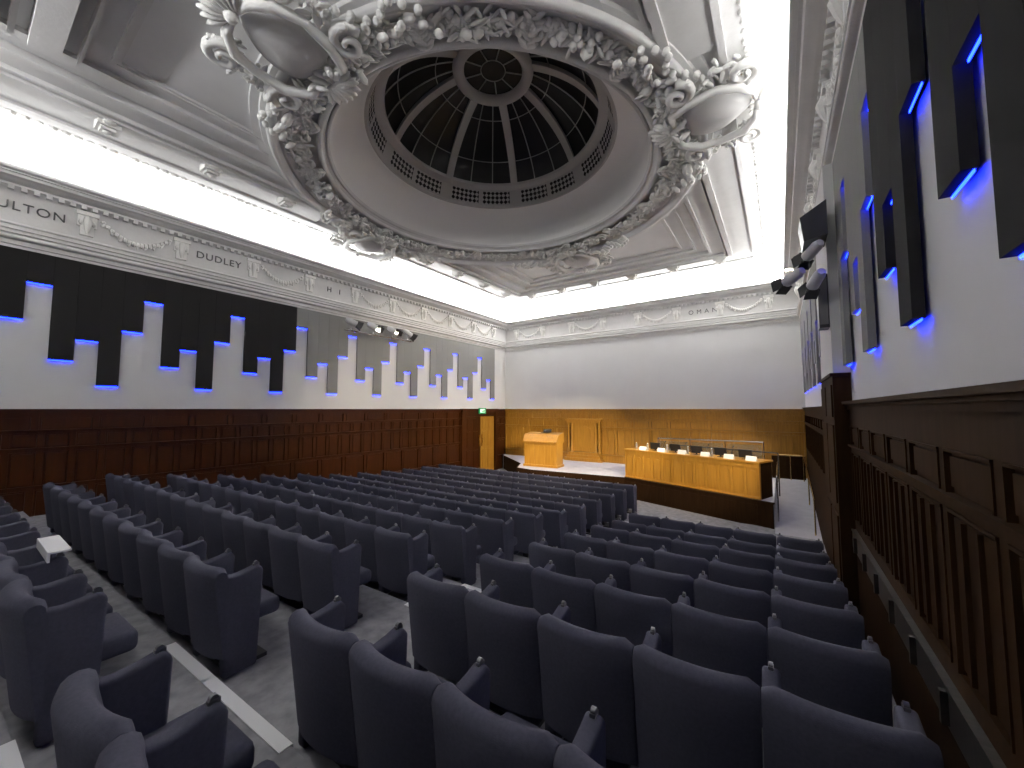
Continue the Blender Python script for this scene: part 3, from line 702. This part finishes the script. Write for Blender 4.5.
t = thing('column_speaker', 'tall narrow black column loudspeaker on the pier face', 'loudspeaker', (.47, 6.3, 0))
b = MB(); b.box(-.02, .082, -.10, .12, 1.02, 1.70); b.obj('cabinet', M_BLACK, t); MB().box(-.012, .07, -.106, -.10, 1.06, 1.66).obj('grille', M_PANG, t)
for i, (p, aim) in enumerate((((.40, 5.90, 1.93), (-5, 16, -1.5)), ((.20, 5.98, 1.66), (-7.5, 15.5, -1.4)), ((.42, 5.88, 1.56), (-2, 13, -1.7)))):
    spot_fixture(p, aim, ['silver spotlight with black barn doors, uppermost of the cluster under the wedge loudspeaker', 'silver spotlight with black barn doors, farthest out from the pier', 'silver spotlight with black barn doors, beside the column loudspeaker'][i], 'spotlights by the pier', .85)
t = thing('lighting_bracket', 'silver tubular lighting bracket reaching out from the pier', 'bracket', (0, 0, 0))
MB().tube([(.30, 6.17, 1.80), (.30, 6.10, 1.80), (.12, 6.12, 1.80)], .02).obj('arm', M_SILVER, t)
MB().box(.26, .34, 6.165, 6.18, 1.74, 1.86).obj('wall_plate', M_SILVER, t)

# ------------------------------------------------------------------ lights
def area(name, loc, rot, sx, sy, p, col=(1, 1, 1), spread=pi):
    l = bpy.data.lights.new(name, 'AREA'); l.shape = 'RECTANGLE'; l.size = sx; l.size_y = sy; l.energy = p; l.color = col; l.spread = spread
    o = link(name, l); o.location = loc; o.rotation_euler = rot; return o
def spot(name, loc, aim, p, ang, col, blend=.4, r=.05):
    l = bpy.data.lights.new(name, 'SPOT'); l.energy = p; l.spot_size = radians(ang); l.spot_blend = blend; l.color = col; l.shadow_soft_size = r
    o = link(name, l); o.location = loc; o.rotation_euler = (Vector(aim) - Vector(loc)).to_track_quat('-Z', 'Y').to_euler(); return o
WHT = (.975, .985, 1)
CP = 52.0                                                             # watts per metre of cove strip
def cove_light(side, a, b, k=1):
    L = b - a; m = (a + b) / 2; T = radians(dict(L=-8, R=-24, F=-18, B=40)[side])
    if side == 'L': area('cove_strip', (XL + .22, m, 4.37), (pi, T, 0), .10, L, CP * k * L, WHT)
    if side == 'R': area('cove_strip', (XR - .22, m, 4.37), (pi, -T, 0), .10, L, CP * k * L, WHT)
    if side == 'F': area('cove_strip', (m, YF - .20, 4.40), (pi + T, 0, 0), L, .10, CP * k * L, WHT)
    if side == 'B': area('cove_strip', (m, YB + .22, 4.475), (pi - T, 0, 0), L, .10, CP * k * L, WHT)
cove_light('L', -1.9, 4, .22); cove_light('L', 4, 9, .5); cove_light('L', 9, 16.3, 1.0)
cove_light('R', 2.5, 8, .42); cove_light('R', 8, 16.3, .6)
cove_light('F', XL + .3, XR - .3, 2.6); cove_light('B', XL + .3, XR - 2.0, .55)
WARM = (1, .84, .60)
for i, (p, aim, w, ang) in enumerate((((XL + .7, 8.9, 2.68), (-3.0, 13.2, -1.9), 2300, 38), ((XL + .7, 8.1, 2.68), (-6.4, YF - .3, -3.1), 5000, 38), ((.05, 8.1, 2.0), (-8.4, YF - .3, -3.1), 3600, 36), ((.2, 8.0, 2.2), (-3.2, YF, -3.4), 1800, 42), ((.2, 6.1, 1.8), (XL, 14.6, -2.2), 2300, 32), ((.2, 6.1, 1.8), (XL, 11.5, -1.6), 2600, 60))):
    spot('stage_and_wall_spot', p, aim, w, ang, WARM, .75, .08)  # last two are added to brighten the left wall, beyond the modelled fixtures
W_ = bpy.data.worlds.new('night'); S.world = W_; W_.use_nodes = True; W_.node_tree.nodes['Background'].inputs[0].default_value = (0, 0, 0, 1)

# ------------------------------------------------------------------ camera and view
f, hz, vx = 390., 409., 780.
cam = bpy.data.cameras.new('camera'); cam.sensor_width = 36; cam.lens = 36 * f / 1024; cam.clip_start = .02
co = link('camera', cam); co.rotation_euler = (pi / 2 + math.atan((hz - 384) / f), 0, math.atan((vx - 512) / hypot(f, hz - 384))); S.camera = co
S.view_settings.view_transform = 'Standard'; S.view_settings.look = 'None'; S.view_settings.gamma = 1; S.view_settings.exposure = 0; S.view_settings.use_curve_mapping = False
S.cycles.max_bounces = 8; S.cycles.use_denoising = True
